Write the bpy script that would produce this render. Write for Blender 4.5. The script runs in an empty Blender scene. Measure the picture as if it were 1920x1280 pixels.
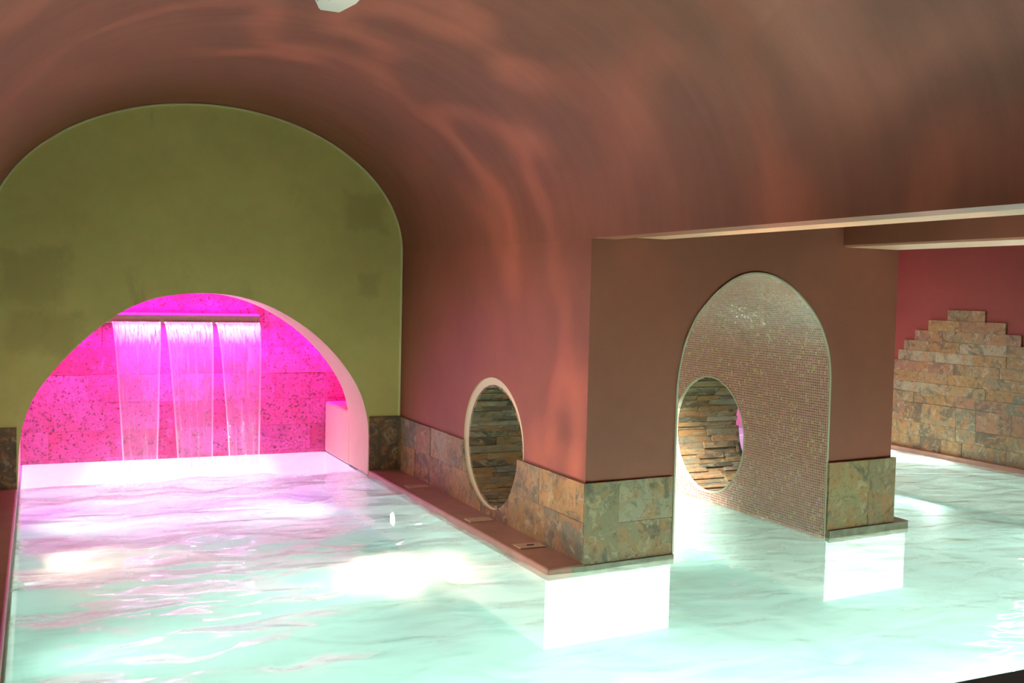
import bpy, bmesh, math, random
import numpy as np
from mathutils import Vector, Matrix, noise as mnoise

S = bpy.context.scene
COL = S.collection
PI = math.pi

# ------------------------------------------------------------------ camera
yaw, pitch, roll, FPX, CH = 0.434987, -0.046616, 0.0226311, 1918.49, 1.7
fwd = Vector((math.sin(yaw) * math.cos(pitch), math.cos(yaw) * math.cos(pitch), math.sin(pitch)))
rgt = Vector((math.cos(yaw), -math.sin(yaw), 0))
upv = rgt.cross(fwd)
r2 = math.cos(roll) * rgt + math.sin(roll) * upv
u2 = -math.sin(roll) * rgt + math.cos(roll) * upv
cam = bpy.data.cameras.new('camera')
cam.sensor_width = 36.0
cam.lens = FPX / 1920 * 36.0
camo = bpy.data.objects.new('camera', cam)
COL.objects.link(camo)
camo.matrix_world = Matrix(((r2.x, u2.x, -fwd.x, 0), (r2.y, u2.y, -fwd.y, 0), (r2.z, u2.z, -fwd.z, CH), (0, 0, 0, 1)))
S.camera = camo

# ------------------------------------------------------------------ world, exposure
w = bpy.data.worlds.new('world')
S.world = w
w.use_nodes = True
w.node_tree.nodes['Background'].inputs[0].default_value = (0, 0, 0, 1)
S.view_settings.view_transform = 'Standard'
S.view_settings.look = 'None'
S.view_settings.gamma = 1
S.view_settings.use_curve_mapping = False
S.view_settings.exposure = 0.0
S.cycles.use_denoising = True
S.cycles.max_bounces = 14
S.cycles.diffuse_bounces = 7
S.cycles.glossy_bounces = 4
S.cycles.transparent_max_bounces = 12
S.cycles.sample_clamp_indirect = 6
S.cycles.caustics_reflective = False
S.cycles.caustics_refractive = False

# ------------------------------------------------------------------ lights under the water
AQ = (0.92, 1.0, 0.93)
KP = 1.1                     # overall level of the added pool strips


def area(name, loc, d, power, col, sx, sy=None, spread=PI):
    l = bpy.data.lights.new(name, 'AREA')
    l.energy = power
    l.color = col
    l.shape = 'RECTANGLE' if sy else 'DISK'
    l.size = sx
    if sy:
        l.size_y = sy
    l.spread = spread
    o = bpy.data.objects.new(name, l)
    COL.objects.link(o)
    o.location = loc
    o.rotation_euler = Vector(d).to_track_quat('-Z', 'Y').to_euler()
    return o


# long strips added under the deck coping to light the pool evenly
for x, p in ((0.8, 34), (2.2, 34), (3.6, 46), (5.0, 46), (6.4, 30), (7.9, 30)):
    area('coping_fill_strip', (x, 3.25, -0.17), (0, 1, -0.70), p * KP, AQ, 1.3, 0.08, math.radians(115))
# strips added under the ledges for even water: x, y middle, length, facing, power
for x, y, L, dx, p in ((-0.12, 6.3, 5.6, 1, 50), (2.78, 7.3, 3.2, -1, 36), (3.77, 7.4, 3.2, 1, 42), (8.98, 6.4, 5.8, -1, 46),
                       (5.99, 8.4, 5.0, 1, 40), (-0.12, 9.9, 1.3, 1, 16), (2.75, 9.9, 1.3, -1, 16)):
    area('ledge_fill_strip', (x, y, -0.10), (dx, 0, -1.3 if 3 < x < 4 else -0.55), p * KP, AQ, 0.06, L, math.radians(95 if 3 < x < 4 else 125))


BASE = 0.04
WARM = (1.0, 0.62, 0.46)


# upward spots in the pool; a noise mask puts ripple dapple into each beam
def dapple(name, loc, tgt, power, col, ang, scale, seed, lo, hi):
    l = bpy.data.lights.new(name, 'SPOT')
    l.energy = power
    l.color = col
    l.spot_size = ang
    l.spot_blend = 0.6
    l.shadow_soft_size = 0.10
    l.use_nodes = True
    nt = l.node_tree
    N = nt.nodes
    em = N['Emission']
    tc = N.new('ShaderNodeTexCoord')
    mp = N.new('ShaderNodeMapping')
    mp.inputs['Location'].default_value = (seed, seed * 1.7, 0)
    nz = N.new('ShaderNodeTexNoise')
    nz.inputs['Scale'].default_value = scale
    nz.inputs['Detail'].default_value = 1.2
    nz.inputs['Distortion'].default_value = 0.9
    nt.links.new(tc.outputs['Normal'], mp.inputs['Vector'])
    nt.links.new(mp.outputs[0], nz.inputs['Vector'])
    m = N.new('ShaderNodeMath'); m.operation = 'SUBTRACT'; m.inputs[1].default_value = 0.5
    a = N.new('ShaderNodeMath'); a.operation = 'ABSOLUTE'
    r = N.new('ShaderNodeMapRange'); r.interpolation_type = 'SMOOTHSTEP'
    r.inputs['From Min'].default_value = hi
    r.inputs['From Max'].default_value = lo
    nt.links.new(nz.outputs['Fac'], m.inputs[0])
    nt.links.new(m.outputs[0], a.inputs[0])
    nt.links.new(a.outputs[0], r.inputs['Value'])
    m2 = N.new('ShaderNodeMath'); m2.operation = 'MULTIPLY_ADD'
    m2.inputs[1].default_value = 1 - BASE
    m2.inputs[2].default_value = BASE
    nt.links.new(r.outputs[0], m2.inputs[0])
    nt.links.new(m2.outputs[0], em.inputs['Strength'])
    o = bpy.data.objects.new(name, l)
    COL.objects.link(o)
    o.location = loc
    o.rotation_euler = (Vector(tgt) - Vector(loc)).to_track_quat('-Z', 'Y').to_euler()
    return o



dapple('dapple_uplight', (1.95, 6.05, -0.36), (2.55, 4.95, 2.6), 460, WARM, math.radians(112), 2.6, 3.1, 0.0, 0.055)
dapple('dapple_uplight', (0.15, 6.9, -0.36), (1.5, 5.2, 2.4), 110, WARM, math.radians(105), 2.2, 8.4, 0.0, 0.08)
dapple('dapple_uplight', (2.2, 3.42, -0.36), (2.8, 3.2, 2.5), 380, WARM, math.radians(95), 2.2, 1.3, 0.0, 0.05)  # added to throw patches on the near part of the vault
dapple('dapple_uplight', (6.8, 4.3, -0.36), (6.2, 4.5, 2.0), 45, WARM, math.radians(160), 1.6, 5.4, 0.0, 0.30)  # added to brighten the beams, pier fronts and ceiling
dapple('dapple_uplight', (8.3, 10.2, -0.36), (8.0, 8.6, 1.6), 24, WARM, math.radians(160), 1.4, 2.4, 0.0, 0.30)  # added warm fill for the far red wall and its stone
dapple('dapple_uplight', (4.5, 8.75, -0.36), (4.6, 8.8, 2.0), 12, (0.9, 1.0, 0.85), math.radians(120), 1.4, 2.4, 0.0, 0.30)  # added at the tunnel end so the mosaic mirrors bright water

for x, y, p in ((8.9, 8.9, 26), (8.9, 8.1, 18)):
    area('pool_lamp_light', (x, y, -0.22), (-1, 0, 0.35), p, AQ, 0.14)

# magenta lamps of the waterfall, plus added lip and recess lights
MAG = (1.0, 0.055, 0.95)
area('spout_lamp_light', (1.36, 10.44, 1.31), (0, 0.05, -1), 27, MAG, 1.36, 0.05)
area('spout_lip_fill', (1.36, 10.452, 1.325), (0, -1.0, -0.6), 9.0, (1.0, 0.42, 1.0), 1.40, 0.02)  # added pinkish-white strip, whitens the tops of the falling sheets
area('spout_top_light', (1.25, 10.50, 1.445), (0, 0.3, 1), 7, MAG, 1.5, 0.03)
for x in (-0.05, 2.95):
    area('recess_fill_light', (x, 10.42, 1.78), ((1.36 - x) * 0.5, 1.6, -2.2), 24, (1.0, 0.012, 0.85), 0.5, 0.06, math.radians(110))  # added at both sides to wash the stone wall in magenta
area('niche_lamp_light', (8.0, 10.4, 1.4), (0, 0.8, -0.6), 40, MAG, 0.8, 0.08)


# ------------------------------------------------------------------ material helpers
def mat(name):
    m = bpy.data.materials.new(name)
    m.use_nodes = True
    nt = m.node_tree
    nt.nodes.clear()
    out = nt.nodes.new('ShaderNodeOutputMaterial')
    return m, nt, out


class G:
    """tiny node-graph helper"""
    def __init__(s, nt):
        s.nt = nt

    def n(s, t, **kw):
        nd = s.nt.nodes.new(t)
        for k, v in kw.items():
            setattr(nd, k, v)
        return nd

    def put(s, sock, v):
        if isinstance(v, bpy.types.NodeSocket):
            s.nt.links.new(v, sock)
        elif v is not None:
            sock.default_value = v

    def math(s, op, a, b=None, c=None, clamp=False):
        nd = s.n('ShaderNodeMath', operation=op, use_clamp=clamp)
        s.put(nd.inputs[0], a); s.put(nd.inputs[1], b)
        if c is not None:
            s.put(nd.inputs[2], c)
        return nd.outputs[0]

    def mix(s, f, a, b, mode='MIX'):
        nd = s.n('ShaderNodeMix', data_type='RGBA', blend_type=mode)
        s.put(nd.inputs[0], f); s.put(nd.inputs[6], a); s.put(nd.inputs[7], b)
        return nd.outputs[2]

    def noise(s, vec, scale, detail=4, rough=0.55, dist=0.0):
        nd = s.n('ShaderNodeTexNoise')
        s.put(nd.inputs['Vector'], vec)
        nd.inputs['Scale'].default_value = scale
        nd.inputs['Detail'].default_value = detail
        nd.inputs['Roughness'].default_value = rough
        nd.inputs['Distortion'].default_value = dist
        return nd.outputs['Fac']

    def mapr(s, v, a, b, c=0.0, d=1.0, smooth=False):
        nd = s.n('ShaderNodeMapRange')
        if smooth:
            nd.interpolation_type = 'SMOOTHSTEP'
        s.put(nd.inputs[0], v)
        for i, x in zip((1, 2, 3, 4), (a, b, c, d)):
            nd.inputs[i].default_value = x
        return nd.outputs[0]

    def mapping(s, vec, scale=(1, 1, 1), loc=(0, 0, 0), rot=(0, 0, 0)):
        nd = s.n('ShaderNodeMapping')
        s.put(nd.inputs[0], vec)
        nd.inputs['Location'].default_value = loc
        nd.inputs['Rotation'].default_value = rot
        nd.inputs['Scale'].default_value = scale
        return nd.outputs[0]

    def bump(s, h, st, dist=0.01):
        nd = s.n('ShaderNodeBump')
        nd.inputs['Strength'].default_value = st
        nd.inputs['Distance'].default_value = dist
        s.put(nd.inputs['Height'], h)
        return nd.outputs[0]

    def pbr(s, col, rough, normal=None, spec=0.5):
        nd = s.n('ShaderNodeBsdfPrincipled')
        s.put(nd.inputs['Base Color'], col); s.put(nd.inputs['Roughness'], rough)
        nd.inputs['Specular IOR Level'].default_value = spec
        if normal is not None:
            s.put(nd.inputs['Normal'], normal)
        return nd.outputs[0]

    def pos(s):
        return s.n('ShaderNodeTexCoord').outputs['Object']


def plaster(name, c1, c2, stain=None, blots=(), sscale=1.4, rough=0.7, spec=0.35, aniso=(1, 1, 1)):
    m, nt, out = mat(name)
    g = G(nt)
    P = g.pos()
    a = g.noise(g.mapping(P, scale=aniso), 1.3, 5, 0.6)
    b = g.noise(P, 9.0, 5, 0.6)
    col = g.mix(g.mapr(g.math('ADD', g.math('MULTIPLY', a, 0.7), g.math('MULTIPLY', b, 0.3)), 0.35, 0.65), c1 + (1,), c2 + (1,))
    if stain:
        st = g.noise(g.mapping(P, scale=(1.0, 1.0, 0.45), loc=(4, 2, 1)), sscale, 6, 0.62, 0.4)
        col = g.mix(g.mapr(st, 0.56, 0.68, 0, 0.55, True), col, stain + (1,))
    for bx, bz, rx, rz in blots:      # damp marks with their own outline
        wv = g.noise(P, 5.0, 4, 0.6)
        sp = g.n('ShaderNodeSeparateXYZ'); nt.links.new(P, sp.inputs[0])
        ex = g.math('DIVIDE', g.math('ABSOLUTE', g.math('SUBTRACT', sp.outputs[0], bx)), rx)
        ez = g.math('DIVIDE', g.math('ABSOLUTE', g.math('SUBTRACT', sp.outputs[2], bz)), rz)
        dd = g.math('ADD', g.math('MAXIMUM', ex, ez), g.math('MULTIPLY', wv, 1.5))
        col = g.mix(g.mapr(dd, 1.25, 1.85, 0.5, 0, True), col, stain + (1,))
    h = g.math('ADD', g.noise(g.mapping(P, scale=aniso), 22, 4, 0.6), g.math('MULTIPLY', g.noise(P, 160, 2), 0.35))
    nt.links.new(g.pbr(col, rough, g.bump(h, 0.25, 0.004), spec), out.inputs[0])
    return m


M_RED = plaster('terracotta_plaster', (0.235, 0.064, 0.038), (0.285, 0.078, 0.046), rough=0.55)
M_VAULT = plaster('terracotta_vault_plaster', (0.22, 0.062, 0.036), (0.27, 0.076, 0.044), rough=0.55, aniso=(0.5, 6, 0.5))
M_DEEPRED = plaster('deep_red_plaster', (0.26, 0.046, 0.034), (0.30, 0.055, 0.041), rough=0.65)
M_OLIVE = plaster('olive_plaster', (0.54, 0.48, 0.155), (0.64, 0.57, 0.185), stain=(0.38, 0.31, 0.10), blots=((2.72, 2.42, 0.22, 0.2), (-0.05, 1.75, 0.3, 0.28), (2.75, 1.75, 0.12, 0.12), (0.05, 1.3, 0.3, 0.2)), rough=0.7)
M_CREAM = plaster('cream_plaster', (0.62, 0.44, 0.31), (0.68, 0.49, 0.35), rough=0.6)
M_SOFFIT = plaster('pale_soffit_plaster', (0.64, 0.30, 0.19), (0.68, 0.33, 0.21), rough=0.6)
M_LINE = plaster('pale_yellow_edge', (0.72, 0.68, 0.34), (0.78, 0.74, 0.4), rough=0.5)
M_EDGE = plaster('pale_grout_edge', (0.55, 0.48, 0.34), (0.65, 0.58, 0.43), rough=0.4)


def stone(name, pit=0.0, rough=0.5, streak=(1, 1, 1), red=False):  # red mixes the magenta lamp light into the stone colour
    m, nt, out = mat(name)
    g = G(nt)
    P = g.pos()
    at = g.n('ShaderNodeAttribute', attribute_name='tint')
    ar = g.n('ShaderNodeAttribute', attribute_name='seed')
    off = g.n('ShaderNodeVectorMath', operation='SCALE')
    off.inputs[0].default_value = (13.1, 7.7, 9.3)
    nt.links.new(ar.outputs['Fac'], off.inputs['Scale'])
    add = g.n('ShaderNodeVectorMath', operation='ADD')
    nt.links.new(P, add.inputs[0]); nt.links.new(off.outputs[0], add.inputs[1])
    Q = g.mapping(add.outputs[0], scale=streak)
    a = g.noise(Q, 5.0, 9, 0.72, 1.0)
    b = g.noise(Q, 21, 7, 0.72, 0.4)
    c = g.noise(g.mapping(Q, loc=(5, 5, 5)), 4.0, 7, 0.68, 1.2)
    d = g.noise(g.mapping(Q, loc=(2, 8, 1)), 10, 6, 0.7, 0.9)
    col = at.outputs['Color']
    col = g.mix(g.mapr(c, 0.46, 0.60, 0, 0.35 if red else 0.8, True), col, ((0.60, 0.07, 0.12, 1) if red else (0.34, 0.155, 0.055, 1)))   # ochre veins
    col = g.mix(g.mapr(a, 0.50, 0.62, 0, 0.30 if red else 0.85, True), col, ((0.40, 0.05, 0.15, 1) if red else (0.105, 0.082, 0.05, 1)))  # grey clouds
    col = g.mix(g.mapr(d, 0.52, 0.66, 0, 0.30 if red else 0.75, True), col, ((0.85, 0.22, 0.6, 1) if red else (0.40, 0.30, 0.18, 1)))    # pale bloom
    dk = g.mapr(b, 0.32, 0.50, 0.6, 0.0, True)
    col = g.mix(dk, col, (0.07, 0.045, 0.028, 1))
    h = g.math('ADD', b, g.math('MULTIPLY', g.noise(Q, 60, 3), 0.4))
    if pit:
        p = g.noise(Q, 42, 3, 0.6, 0.2)
        pm = g.mapr(p, 0.36, 0.43, 1, 0, True)
        col = g.mix(g.math('MULTIPLY', pm, pit), col, (0.10, 0.06, 0.04, 1))
        h = g.math('SUBTRACT', h, pm)
    nt.links.new(g.pbr(col, rough, g.bump(h, 0.5, 0.006), 0.4), out.inputs[0])
    return m


M_STONE = stone('travertine_tiles')
M_STRIP = stone('split_stone_strips', rough=0.75, streak=(0.5, 1, 1.6))
M_PIT = stone('magenta_lit_pitted_travertine', pit=0.75, rough=0.6, red=True)


def simple(name, col, rough=0.5, var=0.12, scale=6.0, metallic=0.0, bs=0.2):
    m, nt, out = mat(name)
    g = G(nt)
    P = g.pos()
    n = g.noise(P, scale, 5, 0.6)
    c2 = tuple(max(0, c * (1 - 2 * var)) for c in col)
    c = g.mix(g.mapr(n, 0.35, 0.65), c2 + (1,), tuple(col) + (1,))
    b = g.pbr(c, rough, g.bump(g.noise(P, scale * 8, 3), bs, 0.003))
    b.node.inputs['Metallic'].default_value = metallic
    nt.links.new(b, out.inputs[0])
    return m


M_LEDGE = simple('brown_ledge_stone', (0.40, 0.19, 0.13), 0.35, 0.10, 7)
M_PLINTH = simple('grey_green_plinth_stone', (0.28, 0.26, 0.17), 0.5, 0.2, 12)
M_DARK = simple('black_deck_stone', (0.02, 0.026, 0.026), 0.8, 0.1, 10, bs=0.02)
M_PLATE = simple('rust_cover_plate', (0.58, 0.36, 0.24), 0.4, 0.1, 20)
M_WHITE = simple('white_plastic', (0.82, 0.84, 0.78), 0.4, 0.03, 5)
M_STEEL = simple('brushed_spout_metal', (0.42, 0.36, 0.25), 0.45, 0.1, 30, metallic=0.3)
M_BLACK = simple('dark_gap', (0.02, 0.02, 0.02), 0.8, 0.1)


def pooltile():
    m, nt, out = mat('pale_aqua_pool_lining')
    g = G(nt)
    P = g.pos()
    a = g.noise(P, 0.9, 3, 0.5)
    c = g.mix(g.mapr(a, 0.35, 0.65), (0.58, 0.94, 0.89, 1), (0.64, 0.96, 0.92, 1))
    # vertical faces are whiter than level ones
    gm = g.n('ShaderNodeNewGeometry')
    sp = g.n('ShaderNodeSeparateXYZ')
    nt.links.new(gm.outputs['True Normal'], sp.inputs[0])
    up = g.mapr(g.math('ABSOLUTE', sp.outputs[2]), 0.3, 0.7)
    c = g.mix(up, (0.90, 0.95, 0.90, 1), c)
    nt.links.new(g.pbr(c, 0.6, None, 0.2), out.inputs[0])
    return m


M_POOL = pooltile()


def mosaic():
    m, nt, out = mat('glossy_mosaic')
    g = G(nt)
    uv = g.n('ShaderNodeUVMap', uv_map='UVMap').outputs[0]
    v = g.n('ShaderNodeVectorMath', operation='SCALE')
    v.inputs['Scale'].default_value = 1 / 0.0195
    nt.links.new(uv, v.inputs[0])
    fl = g.n('ShaderNodeVectorMath', operation='FLOOR')
    fr = g.n('ShaderNodeVectorMath', operation='FRACTION')
    nt.links.new(v.outputs[0], fl.inputs[0]); nt.links.new(v.outputs[0], fr.inputs[0])
    wn = g.n('ShaderNodeTexWhiteNoise', noise_dimensions='2D')
    nt.links.new(fl.outputs[0], wn.inputs['Vector'])
    sp = g.n('ShaderNodeSeparateXYZ')
    nt.links.new(fr.outputs[0], sp.inputs[0])
    dx = g.math('ABSOLUTE', g.math('SUBTRACT', sp.outputs[0], 0.5))
    dy = g.math('ABSOLUTE', g.math('SUBTRACT', sp.outputs[1], 0.5))
    grout = g.mapr(g.math('MAXIMUM', dx, dy), 0.395, 0.44, 0, 1, True)
    c = g.mix(wn.outputs['Value'], (0.36, 0.12, 0.10, 1), (0.56, 0.22, 0.185, 1))
    hs = g.mapr(wn.outputs['Value'], 0.8, 0.95, 0, 0.5)
    c = g.mix(hs, c, wn.outputs['Color'])
    c = g.mix(grout, c, (0.95, 0.74, 0.55, 1))
    sw = g.n('ShaderNodeVectorMath', operation='SUBTRACT')
    nt.links.new(wn.outputs['Color'], sw.inputs[0]); sw.inputs[1].default_value = (0.5, 0.5, 0.5)
    sc = g.n('ShaderNodeVectorMath', operation='SCALE'); sc.inputs['Scale'].default_value = 0.15
    nt.links.new(sw.outputs[0], sc.inputs[0])
    gm = g.n('ShaderNodeNewGeometry')
    ad = g.n('ShaderNodeVectorMath', operation='ADD')
    nt.links.new(gm.outputs['Normal'], ad.inputs[0]); nt.links.new(sc.outputs[0], ad.inputs[1])
    nm = g.n('ShaderNodeVectorMath', operation='NORMALIZE')
    nt.links.new(ad.outputs[0], nm.inputs[0])
    b = g.pbr(c, g.mapr(grout, 0, 1, 0.10, 0.6), nm.outputs[0], 0.9)
    nt.links.new(b, out.inputs[0])
    return m


M_MOSAIC = mosaic()


def water_mat():
    m, nt, out = mat('pool_water_surface')
    g = G(nt)
    P = g.pos()
    h = g.math('ADD', g.noise(g.mapping(P, scale=(1.0, 1.7, 1)), 2.4, 1.5, 0.4, 0.5),
               g.math('MULTIPLY', g.noise(g.mapping(P, scale=(1, 1.5, 1), loc=(3, 1, 0)), 9, 1, 0.4, 0.3), 0.06))
    nb = g.bump(h, 0.55, 0.055)
    lw = g.n('ShaderNodeLayerWeight'); lw.inputs['Blend'].default_value = 0.5
    nt.links.new(nb, lw.inputs['Normal'])
    f5 = g.math('POWER', lw.outputs['Facing'], 5)
    F = g.math('MULTIPLY_ADD', f5, 0.95, 0.02)
    tr = g.n('ShaderNodeBsdfTransparent')
    tr.inputs[0].default_value = (0.93, 1.0, 0.97, 1)
    gl = g.n('ShaderNodeBsdfGlossy')
    gl.inputs['Roughness'].default_value = 0.06
    nt.links.new(nb, gl.inputs['Normal'])
    mx = g.n('ShaderNodeMixShader')
    nt.links.new(F, mx.inputs[0]); nt.links.new(tr.outputs[0], mx.inputs[1]); nt.links.new(gl.outputs[0], mx.inputs[2])
    # fine bubbles make the water a little milky
    mk = g.n('ShaderNodeBsdfTranslucent'); mk.inputs[0].default_value = (0.86, 1.0, 0.94, 1)
    mm = g.n('ShaderNodeMixShader'); mm.inputs[0].default_value = 0.35
    nt.links.new(tr.outputs[0], mm.inputs[1]); nt.links.new(mk.outputs[0], mm.inputs[2])
    nt.links.new(mm.outputs[0], mx.inputs[1])
    # churned foam where the falls land
    sp = g.n('ShaderNodeSeparateXYZ'); nt.links.new(P, sp.inputs[0])
    inx = g.math('MULTIPLY', g.mapr(sp.outputs[0], -0.1, 0.5, 0, 1, True), g.mapr(sp.outputs[0], 2.6, 3.0, 1, 0, True))
    iny = g.mapr(sp.outputs[1], 8.0, 9.7, 0, 1, True)
    fm = g.mapr(g.noise(g.mapping(P, scale=(1, 1.4, 1)), 16, 6, 0.7, 0.8), 0.52, 0.66, 0, 0.75, True)
    fm = g.math('MULTIPLY', g.math('MULTIPLY', fm, inx), iny)
    df = g.n('ShaderNodeBsdfTranslucent'); df.inputs[0].default_value = (0.95, 0.97, 0.95, 1)
    dd = g.n('ShaderNodeBsdfDiffuse'); dd.inputs[0].default_value = (0.95, 0.97, 0.95, 1)
    m1 = g.n('ShaderNodeMixShader'); m1.inputs[0].default_value = 0.5
    nt.links.new(df.outputs[0], m1.inputs[1]); nt.links.new(dd.outputs[0], m1.inputs[2])
    m2 = g.n('ShaderNodeMixShader')
    nt.links.new(fm, m2.inputs[0]); nt.links.new(mx.outputs[0], m2.inputs[1]); nt.links.new(m1.outputs[0], m2.inputs[2])
    nt.links.new(m2.outputs[0], out.inputs[0])
    return m


M_WATER = water_mat()


def curtain_mat():
    m, nt, out = mat('falling_water')
    g = G(nt)
    uv = g.n('ShaderNodeUVMap', uv_map='UVMap').outputs[0]
    sp = g.n('ShaderNodeSeparateXYZ'); nt.links.new(uv, sp.inputs[0])
    u, v = sp.outputs[0], sp.outputs[1]          # u across 0..1 (+sheet), v 0 top .. 1 bottom
    P = g.pos()
    st = g.noise(g.mapping(P, scale=(26, 2, 1.6)), 1.6, 5, 0.6, 0.2)
    uf = g.math('FRACT', u)
    edge = g.mapr(g.math('ABSOLUTE', g.math('SUBTRACT', uf, 0.5)), 0.42, 0.49, 0, 1, True)
    top = g.math('MULTIPLY', g.mapr(v, 0.0, 0.035, 0.15, 1, True), g.mapr(g.math('ADD', v, g.math('MULTIPLY', st, 0.22)), 0.20, 0.29, 1, 0, True))
    dens = g.math('MULTIPLY_ADD', g.mapr(st, 0.4, 0.7, 0, 1, True), 0.14, 0.17)
    dens = g.math('MAXIMUM', dens, g.math('MULTIPLY', edge, 0.55))
    dens = g.math('MAXIMUM', dens, g.math('MULTIPLY', g.mapr(g.noise(g.mapping(P, scale=(40, 2, 6)), 1.3, 4, 0.7), 0.35, 0.5, 0.15, 0.95), top), None, True)
    tr = g.n('ShaderNodeBsdfTransparent')
    tl = g.n('ShaderNodeBsdfTranslucent'); tl.inputs[0].default_value = (0.93, 0.93, 0.95, 1)
    df = g.n('ShaderNodeBsdfDiffuse'); df.inputs[0].default_value = (0.93, 0.93, 0.95, 1)
    m1 = g.n('ShaderNodeMixShader'); m1.inputs[0].default_value = 0.5
    nt.links.new(tl.outputs[0], m1.inputs[1]); nt.links.new(df.outputs[0], m1.inputs[2])
    gl = g.n('ShaderNodeBsdfGlossy'); gl.inputs['Roughness'].default_value = 0.12
    nt.links.new(g.bump(st, 0.6, 0.02), gl.inputs['Normal'])
    m0 = g.n('ShaderNodeMixShader'); m0.inputs[0].default_value = 0.06
    nt.links.new(tr.outputs[0], m0.inputs[1]); nt.links.new(gl.outputs[0], m0.inputs[2])
    m2 = g.n('ShaderNodeMixShader')
    nt.links.new(dens, m2.inputs[0]); nt.links.new(m0.outputs[0], m2.inputs[1]); nt.links.new(m1.outputs[0], m2.inputs[2])
    nt.links.new(m2.outputs[0], out.inputs[0])
    return m


M_FALL = curtain_mat()


def emis(name, col, st):
    m, nt, out = mat(name)
    e = nt.nodes.new('ShaderNodeEmission')
    e.inputs[0].default_value = col + (1,)
    e.inputs[1].default_value = st
    nt.links.new(e.outputs[0], out.inputs[0])
    return m


M_LED = emis('magenta_led', (1.0, 0.06, 0.95), 1.6)
M_LENS = emis('pool_lamp_lens', (0.92, 1.0, 0.93), 9.0)


# ------------------------------------------------------------------ mesh helpers
def link(name, bm, mats, parent=None, smooth=False):
    bmesh.ops.recalc_face_normals(bm, faces=bm.faces)
    me = bpy.data.meshes.new(name)
    bm.to_mesh(me)
    bm.free()
    for m in (mats if isinstance(mats, (list, tuple)) else [mats]):
        me.materials.append(m)
    if smooth:
        for p in me.polygons:
            p.use_smooth = True
    o = bpy.data.objects.new(name, me)
    COL.objects.link(o)
    if parent:
        o.parent = parent
    return o


def tag(o, label=None, cat=None, group=None, kind=None):
    if label: o['label'] = label
    if cat: o['category'] = cat
    if group: o['group'] = group
    if kind: o['kind'] = kind
    return o


def structure(o, label, cat):
    return tag(o, label, cat, kind='structure')


def thing(name, label, cat, loc, group=None):
    o = bpy.data.objects.new(name, None)
    COL.objects.link(o)
    o.location = loc
    o.empty_display_size = 0.1
    tag(o, label, cat, group)
    bpy.context.view_layer.update()
    return o


def box(bm, x0, x1, y0, y1, z0, z1, mi=0, bevel=0.0, seg=3):
    vs = [bm.verts.new((x, y, z)) for x in (x0, x1) for y in (y0, y1) for z in (z0, z1)]
    idx = ((0, 1, 3, 2), (4, 6, 7, 5), (0, 4, 5, 1), (2, 3, 7, 6), (0, 2, 6, 4), (1, 5, 7, 3))
    fs = [bm.faces.new([vs[i] for i in q]) for q in idx]
    for f in fs:
        f.material_index = mi
    if bevel:
        es = list({e for f in fs for e in f.edges})
        r = bmesh.ops.bevel(bm, geom=es, offset=bevel, segments=seg, affect='EDGES', profile=0.5)
        for f in r['faces']:
            f.material_index = mi
    return fs


def prism(bm, pts, z0, z1, mi=0):
    """vertical prism over an xy polygon"""
    a = [bm.verts.new((x, y, z0)) for x, y in pts]
    b = [bm.verts.new((x, y, z1)) for x, y in pts]
    n = len(pts)
    fs = [bm.faces.new(a[::-1]), bm.faces.new(b)]
    for i in range(n):
        fs.append(bm.faces.new((a[i], a[(i + 1) % n], b[(i + 1) % n], b[i])))
    for f in fs:
        f.material_index = mi
    return fs


def extrude_xz(bm, pts, y0, y1, mi=0):
    a = [bm.verts.new((x, y0, z)) for x, z in pts]
    b = [bm.verts.new((x, y1, z)) for x, z in pts]
    n = len(pts)
    fs = [bm.faces.new(a), bm.faces.new(b[::-1])]
    for i in range(n):
        fs.append(bm.faces.new((a[i], b[i], b[(i + 1) % n], a[(i + 1) % n])))
    for f in fs:
        f.material_index = mi


def cyl_x(bm, yc, zc, r, x0, x1, n=96, mi=0, rz=None):
    rz = rz or r
    a = [bm.verts.new((x0, yc + r * math.cos(2 * PI * i / n), zc + rz * math.sin(2 * PI * i / n))) for i in range(n)]
    b = [bm.verts.new((x1, yc + r * math.cos(2 * PI * i / n), zc + rz * math.sin(2 * PI * i / n))) for i in range(n)]
    fs = [bm.faces.new(a), bm.faces.new(b[::-1])]
    for i in range(n):
        fs.append(bm.faces.new((a[i], b[i], b[(i + 1) % n], a[(i + 1) % n])))
    for f in fs:
        f.material_index = mi


def cut(o, cutter_bm, cmats=None):
    """boolean difference applied at once; the cutter's materials line the cut"""
    c = link('cutter', cutter_bm, cmats or [o.data.materials[0]])
    md = o.modifiers.new('cut', 'BOOLEAN')
    md.operation = 'DIFFERENCE'
    md.solver = 'EXACT'
    md.object = c
    if hasattr(md, 'material_mode'):
        md.material_mode = 'TRANSFER'
    dg = bpy.context.evaluated_depsgraph_get()
    me = bpy.data.meshes.new_from_object(o.evaluated_get(dg), preserve_all_data_layers=True, depsgraph=dg)
    o.modifiers.clear()
    old = o.data
    me.name = o.name
    o.data = me
    bpy.data.meshes.remove(old)
    cm = c.data
    bpy.data.objects.remove(c)
    bpy.data.meshes.remove(cm)
    return o


def catmull(pts, k=6):
    out = []
    n = len(pts)
    for i in range(n - 1):
        p0, p1, p2, p3 = pts[max(i - 1, 0)], pts[i], pts[i + 1], pts[min(i + 2, n - 1)]
        for j in range(k):
            t = j / k
            out.append(tuple(0.5 * ((2 * b) + (c - a) * t + (2 * a - 5 * b + 4 * c - d) * t * t + (3 * b - a - 3 * c + d) * t ** 3)
                             for a, b, c, d in zip(p0, p1, p2, p3)))
    out.append(pts[-1])
    return out


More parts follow.
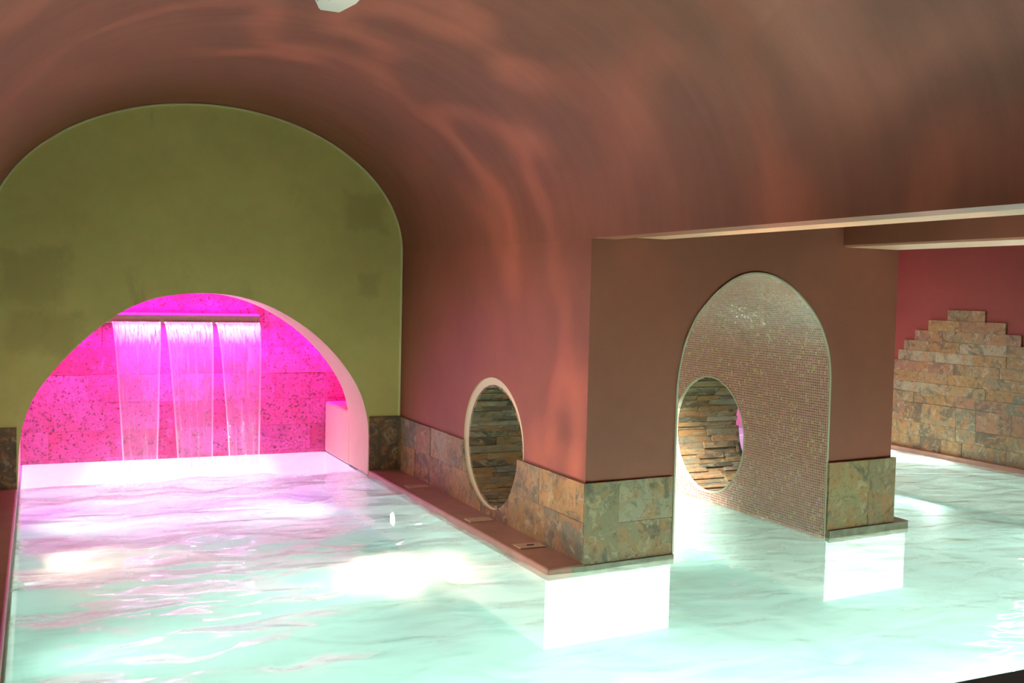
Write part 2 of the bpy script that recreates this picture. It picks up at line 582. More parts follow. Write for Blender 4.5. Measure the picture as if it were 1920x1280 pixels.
def tube(bm, pts, w0, w1=None):
    """ribbon-like square tube along 3D points"""
    w1 = w1 or w0
    rings = []
    n = len(pts)
    for i, p in enumerate(pts):
        p = Vector(p)
        t = (Vector(pts[min(i + 1, n - 1)]) - Vector(pts[max(i - 1, 0)])).normalized()
        b = Vector((0, 1, 0))
        s = t.cross(b).normalized()
        rings.append([bm.verts.new(p + s * a * w0 / 2 + b * c * w1 / 2) for a, c in ((-1, -1), (1, -1), (1, 1), (-1, 1))])
    for i in range(n - 1):
        for k in range(4):
            bm.faces.new((rings[i][k], rings[i][(k + 1) % 4], rings[i + 1][(k + 1) % 4], rings[i + 1][k]))
    bm.faces.new(rings[0]); bm.faces.new(rings[-1][::-1])


# tile colours of the travertine
TINTS = {
    'gold': (0.62, 0.38, 0.16), 'tan': (0.55, 0.38, 0.22), 'pale': (0.66, 0.56, 0.42), 'grey': (0.34, 0.33, 0.25),
    'moss': (0.46, 0.36, 0.22), 'brown': (0.27, 0.18, 0.11), 'rose': (0.56, 0.30, 0.20), 'dark': (0.19, 0.16, 0.10),
    'lime': (0.62, 0.50, 0.26),
}


class Tiles:
    """a clad surface: separate bevelled stone tiles, each with its own tint"""
    def __init__(s, O, U, N, rng):
        s.O, s.U, s.N = Vector(O), Vector(U).normalized(), Vector(N).normalized()
        s.rng = rng
        s.bm = bmesh.new()
        s.tint = s.bm.faces.layers.float_vector.new('tint')
        s.seed = s.bm.faces.layers.float.new('seed')

    def add(s, u0, u1, z0, z1, col, t=0.02, gap=0.0004, var=0.0035, bev=0.0012):
        t = t + s.rng.uniform(-var, var)
        c = TINTS[col] if isinstance(col, str) else col
        j = s.rng.uniform(0.9, 1.1)
        c = tuple(x * j * k for x, k in zip(c, (0.47, 0.43, 0.36)))
        fs0 = set(s.bm.faces)
        ring = []
        for d, inset in ((0.0, gap), (t - bev, gap), (t, gap + bev)):
            ring.append([s.bm.verts.new(s.O + s.U * u + Vector((0, 0, z)) + s.N * d) for u, z in
                         ((u0 + inset, z0 + inset), (u1 - inset, z0 + inset), (u1 - inset, z1 - inset), (u0 + inset, z1 - inset))])
        fs = [s.bm.faces.new(ring[0][::-1]), s.bm.faces.new(ring[2])]
        for k in (0, 1):
            for i in range(4):
                fs.append(s.bm.faces.new((ring[k][i], ring[k][(i + 1) % 4], ring[k + 1][(i + 1) % 4], ring[k + 1][i])))
        sd = s.rng.random() * 10
        for f in fs:
            f[s.tint] = c
            f[s.seed] = sd

    def rows(s, zs, u0, u1, lo, hi, pal, t=0.02, **kw):
        for z0, z1 in zip(zs, zs[1:]):
            u = u0 - s.rng.uniform(0, lo)
            while u < u1:
                L = s.rng.uniform(lo, hi)
                a, b = max(u, u0), min(u + L, u1)
                if b - a > 0.03:
                    s.add(a, b, z0, z1, s.rng.choice(pal), t, **kw)
                u += L

    def done(s, name, m, parent=None):
        return link(name, s.bm, m, parent)


# ------------------------------------------------------------------ dimensions
XL, XW = -0.37, 3.075        # left and right walls of the vaulted hall
XP = 3.75                    # inner face of first pier
XM, XM2 = 5.14, 5.80         # mosaic face and far face of second pier
YB, YS = 9.06, 10.66         # olive wall, stone wall of the recess
XR = 9.08                    # far right wall
DEEP = -0.46                 # pool floor (as seen through the water)
ZD = 0.54                    # dado height
ZC = 2.95                    # flat ceiling of right hall
YF = -1.6                    # wall behind the camera
YD = 3.20                    # edge of the deck


def yp(x):                   # front plane of the cross wall (slightly askew)
    return 5.495 + (x - XW) * 0.078


VC, VR, VZ, VH = 1.3525, 1.7225, 2.05, 1.20


def vault_pts(off=0.0, n=48):
    return [(VC + (VR + off) * math.cos(PI * i / n), VZ + (VH + off) * math.sin(PI * i / n)) for i in range(n + 1)]


# ------------------------------------------------------------------ shell
bm = bmesh.new()
inner = vault_pts(0.0, 96); outer = vault_pts(0.18, 96)
ra = [[bm.verts.new((p[0], y, p[1])) for p in ps] for ps in (inner, outer) for y in (YF, YB + 0.02)]
i0, i1, o0, o1 = ra
for k in range(96):
    for a, b in ((i0, i1), (o0, o1), (i0, o0), (i1, o1)):
        bm.faces.new((a[k], a[k + 1], b[k + 1], b[k]))
for k in (0, 96):
    bm.faces.new((i0[k], i1[k], o1[k], o0[k]))
bmesh.ops.recalc_face_normals(bm, faces=bm.faces)
for e in bm.edges:
    if len(e.link_faces) == 2 and e.calc_face_angle() > 0.6:
        e.smooth = False
vault = link('ceiling', bm, M_VAULT, smooth=True)
structure(vault, 'terracotta plaster barrel vault over the main pool with red light patches', 'ceiling')

bm = bmesh.new()
box(bm, XW + 0.53, XR + 0.3, YF, 11.5, ZC, ZC + 0.15)
structure(link('ceiling_right', bm, M_DEEPRED), 'flat dark red ceiling above the right-hand pool hall', 'ceiling')

bm = bmesh.new()
box(bm, XL - 0.25, XL, YF, YB, 0.0, VZ + 0.02)
structure(link('wall_left', bm, M_RED), 'terracotta wall left of the main pool', 'wall')
bm = bmesh.new()
box(bm, XL - 0.3, XR + 0.3, YF - 0.2, YF, -0.5, 3.5)
structure(link('wall_front', bm, M_RED), 'terracotta wall behind the viewer', 'wall')

# back wall, olive, with the round-headed opening onto the waterfall
OPEN = [(-0.142, -0.30), (-0.142, 0.05), (-0.135, 0.30), (-0.122, 0.44), (-0.098, 0.58), (-0.024, 0.78), (0.10, 0.965), (0.256, 1.148), (0.431, 1.318),
        (0.625, 1.468), (0.85, 1.578), (1.10, 1.632), (1.354, 1.645), (1.621, 1.615), (1.896, 1.522), (2.179, 1.355), (2.405, 1.16),
        (2.585, 0.94), (2.700, 0.73), (2.757, 0.52), (2.772, 0.36), (2.772, 0.05), (2.772, -0.30)]
OP = catmull(OPEN, 5)
bm = bmesh.new()
box(bm, XL - 0.25, XW + 0.2, YB, YB + 0.64, 0.0, 3.45)
wb = link('wall_back', bm, [M_OLIVE])
c = bmesh.new(); extrude_xz(c, OP, YB - 0.3, YB + 1.0)
cut(wb, c, [M_CREAM])
structure(wb, 'olive green end wall with a wide arched opening onto the pink waterfall', 'wall')

# thin pale line where the olive wall meets the vault
bm = bmesh.new()
pts = [(XW - 0.012, YB - 0.006, z) for z in (ZD, 1.0, 1.5, VZ)]
pts += [(VC + (VR - 0.012) * math.cos(PI * i / 60), YB - 0.006, VZ + (VH - 0.012) * math.sin(PI * i / 60)) for i in range(1, 60)]
pts += [(XL + 0.012, YB - 0.006, z) for z in (VZ, 1.2, ZD)]
pts[0:4] = [(p[0] - 0.0 if i < 3 else p[0], p[1], p[2]) for i, p in enumerate(pts[0:4])]
tube(bm, pts, 0.016, 0.012)
structure(link('trim_1', bm, M_LINE), 'thin pale line tracing the edge of the olive wall', 'trim')

# recess behind the opening
bm = bmesh.new()
box(bm, -0.6, 3.6, YS, YS + 0.2, -0.02, 2.2)
structure(link('wall_recess', bm, M_DARK), 'wall carrying the pitted stone behind the waterfall', 'wall')
rng = random.Random(5)
T = Tiles((-0.5, YS, 0), (1, 0, 0), (0, -1, 0), rng)
PAL = [(1.6, 0.24, 0.9), (1.4, 0.18, 0.75), (1.7, 0.34, 1.2), (1.25, 0.15, 0.6), (1.55, 0.26, 1.0)]  # block colours hold part of the magenta lamp light
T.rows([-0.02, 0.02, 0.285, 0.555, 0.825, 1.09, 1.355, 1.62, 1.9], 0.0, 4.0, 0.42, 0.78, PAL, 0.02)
structure(T.done('wall_stone', M_PIT), 'pitted travertine block wall with magenta light in its colour behind the waterfall', 'wall')
bm = bmesh.new()
box(bm, 2.772, 3.6, YB + 0.64, YS - 0.025, -0.02, 0.52, 0, 0.03, 4)
structure(link('trim_2', bm, M_CREAM, smooth=False), 'low cream bench block at the right side of the waterfall recess', 'trim')
bm = bmesh.new()
box(bm, -0.6, -0.142, YB + 0.64, YS - 0.025, -0.02, 2.2)
box(bm, 3.4, 3.6, YB + 0.64, YS, 0.52, 2.2)
box(bm, -0.6, 3.6, YB + 0.64, YS, 2.0, 2.2)
structure(link('wall_recess_sides', bm, M_CREAM), 'cream plaster sides and soffit of the waterfall recess', 'wall')

# ------------------------------------------------------------------ right-hand mass: two piers, tunnel, round holes
PROF = [(3.765, -0.02), (3.765, 0.3), (3.765, 1.0), (3.770, 1.16), (3.788, 1.275), (3.815, 1.386), (3.856, 1.485), (3.912, 1.582), (3.985, 1.662), (4.085, 1.75),
        (4.20, 1.822), (4.315, 1.864), (4.43, 1.876), (4.553, 1.861), (4.675, 1.816), (4.80, 1.745), (4.905, 1.66), (5.005, 1.55), (5.07, 1.44),
        (5.118, 1.31), (5.138, 1.16), (XM, 1.0), (XM, 0.3), (XM, -0.02)]
PP = catmull(PROF, 4)
cx = sum(p[0] for p in PP) / len(PP)


def offset(pts, d):
    out = []
    n = len(pts)
    for i, p in enumerate(pts):
        a, b = pts[max(i - 1, 0)], pts[min(i + 1, n - 1)]
        tx, tz = b[0] - a[0], b[1] - a[1]
        L = math.hypot(tx, tz)
        out.append((p[0] - tz / L * d, p[1] + tx / L * d))
    return out


H1 = (6.93, 0.58)            # centre of the hole in hall wall
H2 = (7.09, 0.553)           # centre of the hole in mosaic wall
YT = 9.3                     # end of tunnel

# the shell of the tunnel, mosaic
MT = 0.005
PO = offset(PP, MT)
bm = bmesh.new()
uvl = bm.loops.layers.uv.new('UVMap')
arc = [0]
for a, b in zip(PP, PP[1:]):
    arc.append(arc[-1] + math.hypot(b[0] - a[0], b[1] - a[1]))
rows = []
for i, (p, q) in enumerate(zip(PP, PO)):
    f0 = yp(p[0]) - 0.0
    rows.append([bm.verts.new(v) for v in ((p[0], f0, p[1]), (p[0], YT, p[1]), (q[0], YT, q[1]), (q[0], f0, q[1]))])
for i in range(len(rows) - 1):
    for k in range(4):
        vv = (rows[i][k], rows[i][(k + 1) % 4], rows[i + 1][(k + 1) % 4], rows[i + 1][k])
        f = bm.faces.new(vv)
        for lp in f.loops:
            j = i if lp.vert in rows[i] else i + 1
            lp[uvl].uv = (lp.vert.co.y, arc[j])
bm.faces.new(rows[0]); bm.faces.new(rows[-1][::-1])
tun = link('wall_tunnel', bm, [M_MOSAIC])
for (y0, z0), xa, xb, r in ((H1, 3.5, 4.2, 0.49), (H2, 4.8, 5.5, 0.49)):
    c = bmesh.new(); cyl_x(c, y0, z0, r, xa, xb)
    cut(tun, c, [M_EDGE])
structure(tun, 'pink-brown glass mosaic lining the arched passage with a round hole', 'wall')

bm = bmesh.new()
prism(bm, [(XW, yp(XW)), (XM2, yp(XM2)), (XM2, YT + 0.3), (XW, YT + 0.3)], 0.0, ZC)
mass = link('wall_right', bm, [M_RED])
c = bmesh.new(); extrude_xz(c, offset(PP, MT - 0.0015), 5.0, YT)
cut(mass, c, [M_MOSAIC])
c = bmesh.new(); cyl_x(c, H1[0], H1[1], 0.55, XW - 0.3, XW + 0.014, rz=0.495); cut(mass, c, [M_CREAM])
c = bmesh.new(); cyl_x(c, H1[0] - 0.01, H1[1] - 0.02, 0.50, XW - 0.3, 4.0, rz=0.46); cut(mass, c, [M_CREAM])
c = bmesh.new(); cyl_x(c, H2[0], H2[1], 0.50, 5.0, 6.2); cut(mass, c, [M_CREAM])
structure(mass, 'terracotta wall with two piers, a round hole and an arched mosaic passage', 'wall')


def strip_ring(name, yc, zc, r, x0, x1, rng, pal, ez=1.0):
    bm = bmesh.new()
    tl = bm.faces.layers.float_vector.new('tint'); sl = bm.faces.layers.float.new('seed')
    a = 0.0
    while a < 2 * PI - 0.01:
        da = rng.uniform(0.042, 0.068) / r
        if 2 * PI - a - da < 0.05:
            da = 2 * PI - a
        x = x0 - rng.uniform(0, 0.2)
        while x < x1 - 0.01:
            L = rng.uniform(0.18, 0.5)
            xa, xb = max(x, x0), min(x + L, x1)
            x += L
            if xb - xa < 0.02:
                continue
            t = rng.uniform(0.010, 0.030)
            ri = r - t
            co = []
            e = 0.0012
            for xx in (xa + e, xb - e):
                for rr in (r, ri):
                    for aa in (a + e, a + da - e):
                        co.append(bm.verts.new((xx, yc + rr * math.cos(aa), zc + ez * rr * math.sin(aa))))
            idx = ((0, 1, 3, 2), (4, 6, 7, 5), (0, 4, 5, 1), (2, 3, 7, 6), (0, 2, 6, 4), (1, 5, 7, 3))
            j = rng.uniform(0.8, 1.15)
            cc = tuple(v * j * 0.45 for v in TINTS[rng.choice(pal)]); sd = rng.random() * 10
            for q in idx:
                f = bm.faces.new([co[k] for k in q]); f[tl] = cc; f[sl] = sd
        a += da
    return link(name, bm, M_STRIP)


rng = random.Random(11)
SP = ['tan', 'moss', 'gold', 'brown', 'moss', 'pale', 'tan', 'grey', 'gold', 'dark']
structure(strip_ring('trim_3', H1[0] - 0.01, H1[1] - 0.02, 0.50, XW + 0.016, 3.745, rng, SP, 0.92), 'split stone strips lining the round hole in the terracotta wall', 'stone lining')
structure(strip_ring('trim_4', H2[0], H2[1], 0.50, XM + 0.021, XM2 - 0.005, rng, SP), 'split stone strips lining the round hole in the mosaic wall', 'stone lining')


# pale grout ring round the mosaic hole
def ring_x(name, yc, zc, r, w, x0, x1, m, rough=0.0, n=120):
    bm = bmesh.new()
    R = random.Random(3)
    rows = []
    for i in range(n):
        a = 2 * PI * i / n
        rr = r + R.uniform(-rough, rough)
        rows.append([bm.verts.new((x, yc + q * math.cos(a), zc + q * math.sin(a))) for x, q in ((x0, rr), (x0, rr + w), (x1, rr + w), (x1, rr))])
    for i in range(n):
        for k in range(4):
            bm.faces.new((rows[i][k], rows[i][(k + 1) % 4], rows[(i + 1) % n][(k + 1) % 4], rows[(i + 1) % n][k]))
    return link(name, bm, m)


structure(ring_x('trim_5', H2[0], H2[1], 0.480, 0.014, XM - 0.006, XM + 0.019, M_EDGE, 0.003), 'rough pale grout ring round the hole in the mosaic wall', 'trim')

# pale bead on the front edge of the mosaic arch
bm = bmesh.new()
pts = [(p[0], yp(p[0]) - 0.004, max(p[1], 0.02)) for p in PP if p[1] > 0.0]
tube(bm, pts, 0.012, 0.010)
structure(link('trim_6', bm, M_EDGE), 'thin pale bead along the front edge of the mosaic arch', 'trim')

# ------------------------------------------------------------------ beams
bm = bmesh.new()
box(bm, XW + 0.0, XW + 0.53, YF, yp(XW) - 0.002, 2.065, 2.085, 1)
box(bm, XW + 0.0, XW + 0.53, YF, yp(XW) - 0.002, 2.085, ZC)
structure(link('trim_7', bm, [M_RED, M_SOFFIT]), 'long terracotta beam with pale underside resting on the nearer pier', 'beam')
bm = bmesh.new()
box(bm, 5.235, 5.735, YF, yp(5.5) - 0.022, 2.085, 2.10, 1)
box(bm, 5.235, 5.735, YF, yp(5.5) - 0.022, 2.10, ZC)
structure(link('trim_8', bm, [M_RED, M_SOFFIT]), 'second terracotta beam with pale underside above the mosaic passage pier', 'beam')
# upstand closing the haunch of the vault over pier one
bm = bmesh.new()
box(bm, XW + 0.001, XW + 0.53, YF, YB, ZC - 0.01, 3.4)
structure(link('wall_haunch', bm, M_RED), 'masonry above the right springing of the vault', 'wall')

# ------------------------------------------------------------------ stone dados
rng = random.Random(21)
# hall wall, X = XW, facing -x; u runs along +y from the pier corner
Z0, ZM = 0.04, 0.295
T = Tiles((XW, yp(XW) - 0.018, 0), (0, 1, 0), (-1, 0, 0), rng)
LEN = YB - yp(XW) + 0.0
up_ = [(0, 0.62, 'gold'), (0.62, 1.02, 'moss'), (1.02, 1.55, 'tan'), (1.55, 1.98, 'gold'), (1.98, 2.32, 'tan'), (2.32, 2.71, 'pale'), (2.71, 3.05, 'rose'), (3.05, LEN, 'grey')]
lo_ = [(0, 0.52, 'grey'), (0.52, 1.1, 'gold'), (1.1, 1.6, 'brown'), (1.6, 2.25, 'gold'), (2.25, 2.71, 'rose'), (2.71, 3.1, 'brown'), (3.1, LEN, 'gold')]
for a, b, cc in up_: T.add(a, b, ZM, ZD, cc)
for a, b, cc in lo_: T.add(a, b, Z0, ZM, cc)
o = T.done('baseboard_right', [M_STONE])
c = bmesh.new(); cyl_x(c, H1[0] + 0.03, H1[1] - 0.005, 0.515, XW - 0.3, XW + 0.1, rz=0.485)
cc_l = c.faces.layers.float_vector.new('tint')
for f in c.faces: f[cc_l] = (0.4, 0.33, 0.2)
cut(o, c, [M_STONE])
structure(o, 'travertine tile dado along the terracotta wall below the round hole', 'stone dado')
# front of pier one
UX = Vector((1, 0.078, 0)).normalized()
NX = Vector((0.078, -1, 0)).normalized()
T = Tiles((XW - 0.0, yp(XW), 0), UX, NX, rng)
T.add(-0.016, 0.245, 0.03, ZD + 0.002, 'moss')
T.add(0.245, 0.672, 0.275, ZD + 0.002, 'pale')
T.add(0.245, 0.672, 0.03, 0.275, 'moss')
structure(T.done('baseboard_pier', M_STONE), 'mottled grey-green stone dado on the front of the nearer pier', 'stone dado')
# front of pier two (with the return on its right side)
T = Tiles((XM, yp(XM), 0), UX, NX, rng)
T.add(0.0, 0.41, 0.30, ZD + 0.002, 'lime', 0.03)
T.add(0.41, 0.69, 0.05, ZD + 0.002, 'moss', 0.03)
T.add(0.0, 0.41, 0.05, 0.30, 'lime', 0.03)
structure(T.done('baseboard_far_pier', M_STONE), 'yellow-green stone dado on the pier right of the mosaic arch', 'stone dado')
T = Tiles((XM2, yp(XM2) - 0.02, 0), (0, 1, 0), (1, 0, 0), rng)
T.rows([0.05, 0.30, ZD], 0, 3.6, 0.4, 0.6, ['moss', 'tan', 'gold'], 0.03)
o = T.done('baseboard_far_side', [M_STONE])
c = bmesh.new(); cyl_x(c, H2[0], H2[1], 0.49, XM2 - 0.1, XM2 + 0.2)
cut(o, c, [M_STONE])
structure(o, 'stone dado on the far side of the mosaic wall', 'stone dado')
# olive wall dados
T = Tiles((2.774, YB, 0), (1, 0, 0), (0, -1, 0), rng)
T.add(0, 0.28, Z0, ZD, 'brown')
structure(T.done('baseboard_back', M_STONE), 'narrow brown stone dado right of the waterfall arch', 'stone dado')
T = Tiles((XL, YB, 0), (1, 0, 0), (0, -1, 0), rng)
T.add(0, 0.222, Z0, ZD, 'brown')
structure(T.done('baseboard_left', M_STONE), 'narrow brown stone dado left of the waterfall arch', 'stone dado')

# ------------------------------------------------------------------ far right wall with stepped stone
bm = bmesh.new()
box(bm, XR, XR + 0.25, YF, 11.5, -0.02, ZC + 0.1)
structure(link('wall_far_right', bm, M_DEEPRED), 'deep red wall behind the stepped stone cladding', 'wall')
rng = random.Random(8)
T = Tiles((XR, 0, 0), (0, 1, 0), (-1, 0, 0), rng)
PAL = ['tan', 'gold', 'tan', 'pale', 'moss', 'grey', 'rose', 'gold']
CH_ = 0.1175
yc = 7.93
half = [0.245, 0.505, 0.695, 0.85, 0.93, 1.02, 1.25, 1.6, 2.4]
z = 1.63
for k, hw in enumerate(half):
    us = [yc - hw]
    while us[-1] < yc + hw - 0.05:
        us.append(min(us[-1] + rng.uniform(0.3, 0.62), yc + hw))
    if len(us) > 2 and us[-1] - us[-2] < 0.12:
        us.pop(-2)
    if k == 0:
        us = [yc - hw, yc + hw]
    for a, b in zip(us, us[1:]):
        T.add(a, b, z - CH_, z, rng.choice(PAL), 0.022)
    z -= CH_
zs = [0.04, 0.20, 0.35, z]
T.rows(zs, yc - 3.0, yc + 2.9, 0.25, 0.6, ['gold', 'tan', 'moss', 'brown', 'grey', 'rose'], 0.022)
structure(T.done('wall_stepped_stone', M_STONE), 'stepped pyramid of travertine blocks on the far right red wall', 'stone cladding')

bm = bmesh.new()
box(bm, 5.8, XR, 11.15, 11.35, -0.02, ZC)
structure(link('wall_niche', bm, M_CREAM), 'end wall of the right hall glowing magenta beyond the round hole', 'wall')
bm = bmesh.new()
box(bm, 5.6, XM2, YT + 0.3, 11.2, -0.02, ZC)
structure(link('wall_inner', bm, M_RED), 'terracotta return wall behind the passage', 'wall')


# ------------------------------------------------------------------ ledges
def ledge(name, poly, z1, label, m, bev=0.014):
    bm = bmesh.new()
    prism(bm, poly, -0.03, z1)
    es = [e for e in bm.edges if all(abs(v.co.z - z1) < 1e-5 for v in e.verts) or abs(e.verts[0].co.z - e.verts[1].co.z) > 0.01]
    bmesh.ops.bevel(bm, geom=es, offset=bev, segments=3, affect='EDGES', profile=0.5)
    o = link(name, bm, m)
    return structure(o, label, 'ledge')


ledge('trim_9', [(2.80, 5.44), (XW - 0.002, yp(XW) - 0.03), (XW - 0.002, YB - 0.002), (2.772, YB - 0.002)], 0.045, 'narrow brown stone ledge between the terracotta wall and main pool', M_LEDGE)
ledge('trim_10', [(XL + 0.002, YD), (-0.142, YD), (-0.142, YB - 0.002), (XL + 0.002, YB - 0.002)], 0.05, 'brown stone ledge along the left edge of the main pool', M_LEDGE)
bm = bmesh.new()
prism(bm, [(XW - 0.10, yp(XW) - 0.040), (XP + 0.005, yp(XP) - 0.035), (XP + 0.005, yp(XP) - 0.001), (XW - 0.10, yp(XW) - 0.001)], -0.03, 0.032)
structure(link('trim_11', bm, M_PLINTH), 'grey-green plinth strip at the foot of the nearer pier', 'plinth')
bm = bmesh.new()
prism(bm, [(XM + 0.005, yp(XM) - 0.050), (5.985, yp(5.985) - 0.050), (5.985, YT), (XM2 + 0.0, YT), (XM2, yp(XM2) - 0.002), (XM + 0.005, yp(XM) - 0.002)], -0.03, 0.055)
es = [e for e in bm.edges if abs(e.verts[0].co.z - e.verts[1].co.z) > 0.01 and e.verts[0].co.x > 5.9]
bmesh.ops.bevel(bm, geom=es, offset=0.03, segments=4, affect='EDGES', profile=0.5)
structure(link('trim_12', bm, M_PLINTH), 'grey-green stone plinth jutting out right of the far pier', 'plinth')
ledge('trim_13', [(9.0, YD), (XR - 0.002, YD), (XR - 0.002, 11.15), (9.0, 11.15)], 0.05, 'thin pale ledge under the stepped stone wall', M_LEDGE, 0.008)

# ------------------------------------------------------------------ deck and pool basin
bm = bmesh.new()
box(bm, XL, XR, YF, YD, -0.02, 0.03, 0, 0.008, 2)
structure(link('floor', bm, M_DARK), 'black stone deck edge at the near side of the pool', 'floor')
bm = bmesh.new()
box(bm, XL - 0.3, XR + 0.3, YD - 0.3, 11.5, DEEP - 0.15, DEEP)
LOW = -0.022
box(bm, XL - 0.3, -0.125, YD, 11.4, DEEP, LOW)
box(bm, XL, XR, YD - 0.3, YD + 0.01, DEEP, LOW)
prism(bm, [(2.80, 5.47), (XP - 0.0, yp(XP) - 0.005), (XP, YT), (XP, YB + 0.64), (2.772, YB + 0.64), (2.772, YB)], DEEP, LOW)
prism(bm, [(XM, yp(XM) - 0.02), (5.97, yp(5.97) - 0.02), (5.97, 11.4), (XM, 11.4)], DEEP, LOW)
box(bm, 2.78, 4.0, YB + 0.63, 11.4, DEEP, LOW)
box(bm, 9.01, XR + 0.2, YD, 11.4, DEEP, LOW)
box(bm, -0.3, 3.0, YS - 0.01, 11.4, DEEP, LOW)
box(bm, 3.7, 5.2, YT, 11.4, DEEP, LOW)
box(bm, 5.9, 9.1, 11.14, 11.4, DEEP, LOW)
structure(link('floor_pool', bm, M_POOL), 'pale aqua pool lining under the bright water', 'pool floor')

# ------------------------------------------------------------------ water
def inside_solid(x, y):
    if x < -0.135 or x > 9.0:
        return True
    if y > YB + 0.6 and 2.775 < x < 5.97:
        return True
    if 2.80 < x < XP + 0.02 and y > yp(x) - 0.02:
        return True
    if XM - 0.01 < x < 5.97 and y > yp(x) - 0.02:
        return True
    if y > YS and x < 4:
        return True
    if y > YT and x < 5.97:
        return True
    return False


def build_water():
    dx, dy = 0.03, 0.03
    nx, ny = int(9.18 / dx) + 1, int((11.15 - (YD - 0.0)) / dy) + 1
    xs = np.array([-0.16 + i * dx for i in range(nx)]); ys = np.array([YD + j * dy for j in range(ny)])
    X, Y = np.meshgrid(xs, ys, indexing='ij')
    rs = np.random.RandomState(4)
    Z = np.zeros_like(X)
    for k in range(46):
        lam = rs.uniform(0.22, 0.85)
        th = rs.normal(PI / 2, 0.85)
        kx, ky = 2 * PI / lam * math.cos(th), 2 * PI / lam * math.sin(th)
        ph = rs.uniform(0, 2 * PI)
        wob = 0.5 * np.sin(1.3 * X + 0.9 * Y + rs.uniform(0, 6)) + 0.4 * np.sin(2.1 * Y - 1.1 * X + rs.uniform(0, 6))
        Z += lam * 0.0026 * np.sin(kx * X + ky * Y + ph + 1.6 * wob)
    hall = 1 / (1 + np.exp((X - 3.2) * 3))
    amp = (0.20 + 0.8 * hall * (0.65 + 0.5 * np.clip((Y - 6.0) / 4, 0, 1)))
    Z *= amp * 1.1
    d = np.hypot((X - 1.36) * 0.6, Y - 10.0)
    Z += 0.016 * np.cos(d * 17) * np.exp(-d * 1.3) * (X < 2.9)
    Z = np.clip(Z, -0.02, 0.026)
    # two small swirls in the near water
    for (sx, sy, ss, am) in ((3.51, 3.72, 0.085, 0.030), (1.02, 4.60, 0.06, 0.020)):
        q = np.hypot((X - sx), (Y - sy) * 1.2)
        Z -= am * np.exp(-(q / ss) ** 2)
    bm = bmesh.new()
    vid = {}
    def vert(i, j):
        if (i, j) not in vid:
            vid[(i, j)] = bm.verts.new((xs[i], ys[j], Z[i, j]))
        return vid[(i, j)]
    for i in range(nx - 1):
        for j in range(ny - 1):
            if inside_solid(xs[i] + dx / 2, ys[j] + dy / 2):
                continue
            bm.faces.new((vert(i, j), vert(i + 1, j), vert(i + 1, j + 1), vert(i, j + 1)))
    return link('pool_water', bm, M_WATER, smooth=True)


o = build_water()
tag(o, 'glowing aqua pool water rippling through the whole hall', 'water', kind='stuff')

# ------------------------------------------------------------------ waterfall
sp = thing('waterfall_spout', 'long wall-mounted spout box with a glowing magenta top above the falls', 'waterfall spout', (1.25, YS - 0.03, 1.37))


def local(bm, parent):
    bmesh.ops.translate(bm, verts=bm.verts, vec=-Vector(parent.location))
    return bm


bm = bmesh.new(); box(bm, 0.42, 2.04, YS - 0.20, YS - 0.022, 1.335, 1.415, 0, 0.004, 2)
link('spout_body', local(bm, sp), M_STEEL, sp)
bm = bmesh.new(); box(bm, 0.44, 2.04, YS - 0.205, YS - 0.03, 1.4155, 1.434, 0, 0.003, 2)
o = link('light_strip', local(bm, sp), M_LED, sp); o['label'] = 'glowing magenta strip'
for k, (a, b) in enumerate(((0.64, 1.085), (1.115, 1.57), (1.60, 2.035))):
    bm = bmesh.new(); box(bm, a, b, YS - 0.235, YS - 0.201, 1.345, 1.357, 0, 0.002, 1)
    link('spout_lip', local(bm, sp), M_STEEL, sp)


def curtain(k, t0, t1, b0, b1, label):
    bm = bmesh.new()
    uvl = bm.loops.layers.uv.new('UVMap')
    nu, nv = 34, 60
    rs = random.Random(k)
    yT, yL = YS - 0.235, 10.02
    grid = []
    for j in range(nv + 1):
        v = j / nv
        z = 1.352 * (1 - v) - 0.01 * v
        s = math.sqrt(max(0.0, v))
        y = yT + (yL - yT) * s
        q = v ** 0.8
        row = []
        for i in range(nu + 1):
            u = i / nu
            x = (t0 + (b0 - t0) * q) * (1 - u) + (t1 + (b1 - t1) * q) * u
            n = mnoise.noise(Vector((x * 14, v * 2.0, k * 7.0)))
            e = abs(u - 0.5) * 2
            yy = y + 0.012 * n * min(1, v * 8) - 0.02 * e ** 6 * min(1, v * 5)
            row.append(bm.verts.new((x, yy, z)))
        grid.append(row)
    for j in range(nv):
        for i in range(nu):
            f = bm.faces.new((grid[j][i], grid[j][i + 1], grid[j + 1][i + 1], grid[j + 1][i]))
            for lp, (a, b) in zip(f.loops, ((i, j), (i + 1, j), (i + 1, j + 1), (i, j + 1))):
                lp[uvl].uv = (min(max(a / nu, 0.001), 0.999), b / nv)
    r = bmesh.ops.solidify(bm, geom=list(bm.faces), thickness=0.004) if False else None
    o = link('waterfall_curtain', bm, M_FALL, smooth=True)
    tag(o, label, 'waterfall', 'sheets of water falling from the spout')


curtain(0, 0.642, 1.083, 0.722, 1.022, 'leftmost of the three sheets of water falling in magenta light')
curtain(1, 1.117, 1.568, 1.205, 1.525, 'middle sheet of water of the three falling in magenta light')
curtain(2, 1.602, 2.033, 1.680, 1.965, 'rightmost sheet of water, nearest the cream bench block')

# ------------------------------------------------------------------ pool lamps (wall and floor)
NAMES = {7: 'round underwater lamp in the left wall of the main pool', 8: 'round underwater lamp below the brown ledge'}


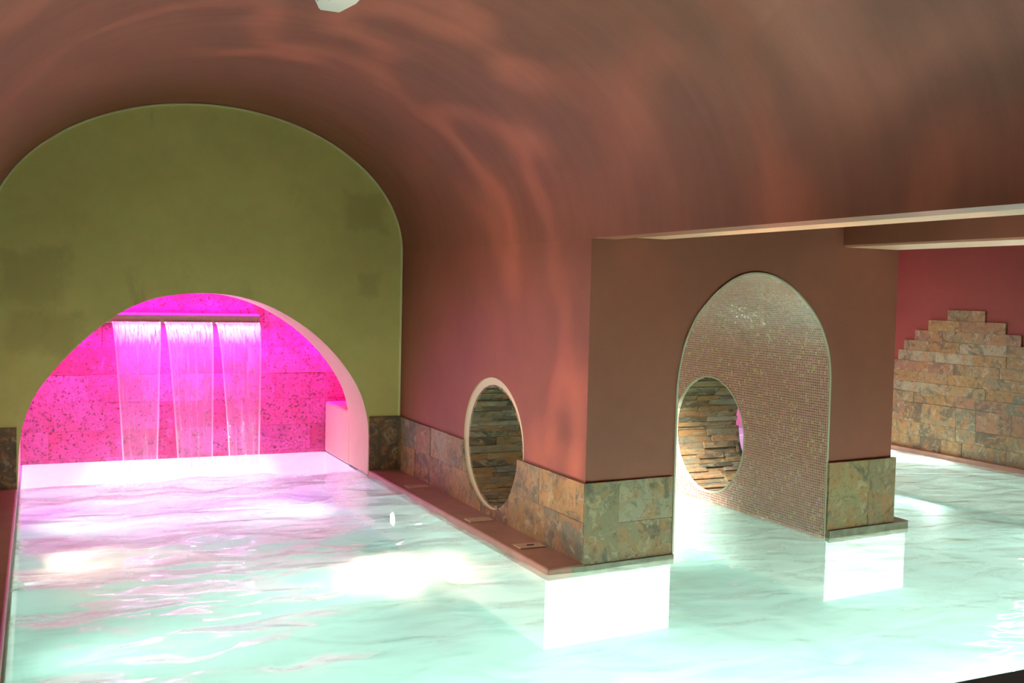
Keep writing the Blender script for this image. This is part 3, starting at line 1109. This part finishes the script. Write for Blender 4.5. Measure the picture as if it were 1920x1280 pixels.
def lamp(loc, d, label, group='underwater pool lamps'):
    t = thing('pool_lamp', label, 'pool lamp', loc, group)
    q = Vector(d).to_track_quat('Z', 'Y').to_matrix().to_4x4()
    bm = bmesh.new()
    bmesh.ops.create_cone(bm, cap_ends=True, segments=32, radius1=0.075, radius2=0.065, depth=0.02, matrix=q @ Matrix.Translation((0, 0, 0.0)))
    link('housing', bm, M_WHITE, t)
    bm = bmesh.new()
    bmesh.ops.create_cone(bm, cap_ends=True, segments=32, radius1=0.055, radius2=0.05, depth=0.008, matrix=q @ Matrix.Translation((0, 0, 0.015)))
    o = link('lens', bm, M_LENS, t)
    o['label'] = 'bright white lens'
    return t


lamp((2.778, 8.3, -0.25), (-1, 0, 0), 'round underwater lamp below the brown ledge')
lamp((9.0, 8.9, -0.25), (-1, 0, 0), 'round underwater lamp below the stepped stone wall')

# ------------------------------------------------------------------ ceiling fitting
t = thing('ceiling_light', 'white plastic light fitting on the vault at the top edge', 'ceiling light', (1.395, 5.2, 3.24))
bm = bmesh.new()
prism(bm, [(1.305, 5.32), (1.36, 5.46), (1.475, 5.462), (1.50, 5.25), (1.50, 4.98), (1.46, 4.93), (1.34, 4.93), (1.305, 4.98)], 3.185, 3.235)
bmesh.ops.bevel(bm, geom=[e for e in bm.edges if all(v.co.z < 3.19 for v in e.verts)], offset=0.008, segments=2, affect='EDGES')
link('housing', local(bm, t), M_WHITE, t)
bm = bmesh.new()
box(bm, 1.36, 1.45, 4.99, 5.26, 3.18, 3.1855, 0, 0.002, 1)
link('diffuser', local(bm, t), M_WHITE, t)

# ------------------------------------------------------------------ cover plates on ledge
for (x, y, lab) in ((2.93, 8.15, 'small rust-coloured plate on the ledge nearest the olive wall'),
                    (2.93, 6.80, 'small rust-coloured plate on the ledge below the round hole'),
                    (2.94, 5.98, 'small rust-coloured plate with a dark slot on the ledge near the pier')):
    t = thing('cover_plate', lab, 'cover plate', (x, y, 0.045), 'cover plates on the brown ledge')
    bm = bmesh.new(); box(bm, -0.095, 0.095, -0.06, 0.06, 0.0, 0.007, 0, 0.002, 1)
    link('plate', bm, M_PLATE, t)
    if y < 6.2:
        bm = bmesh.new(); box(bm, -0.02, 0.03, -0.008, 0.008, 0.007, 0.010)
        link('slot', bm, M_BLACK, t)
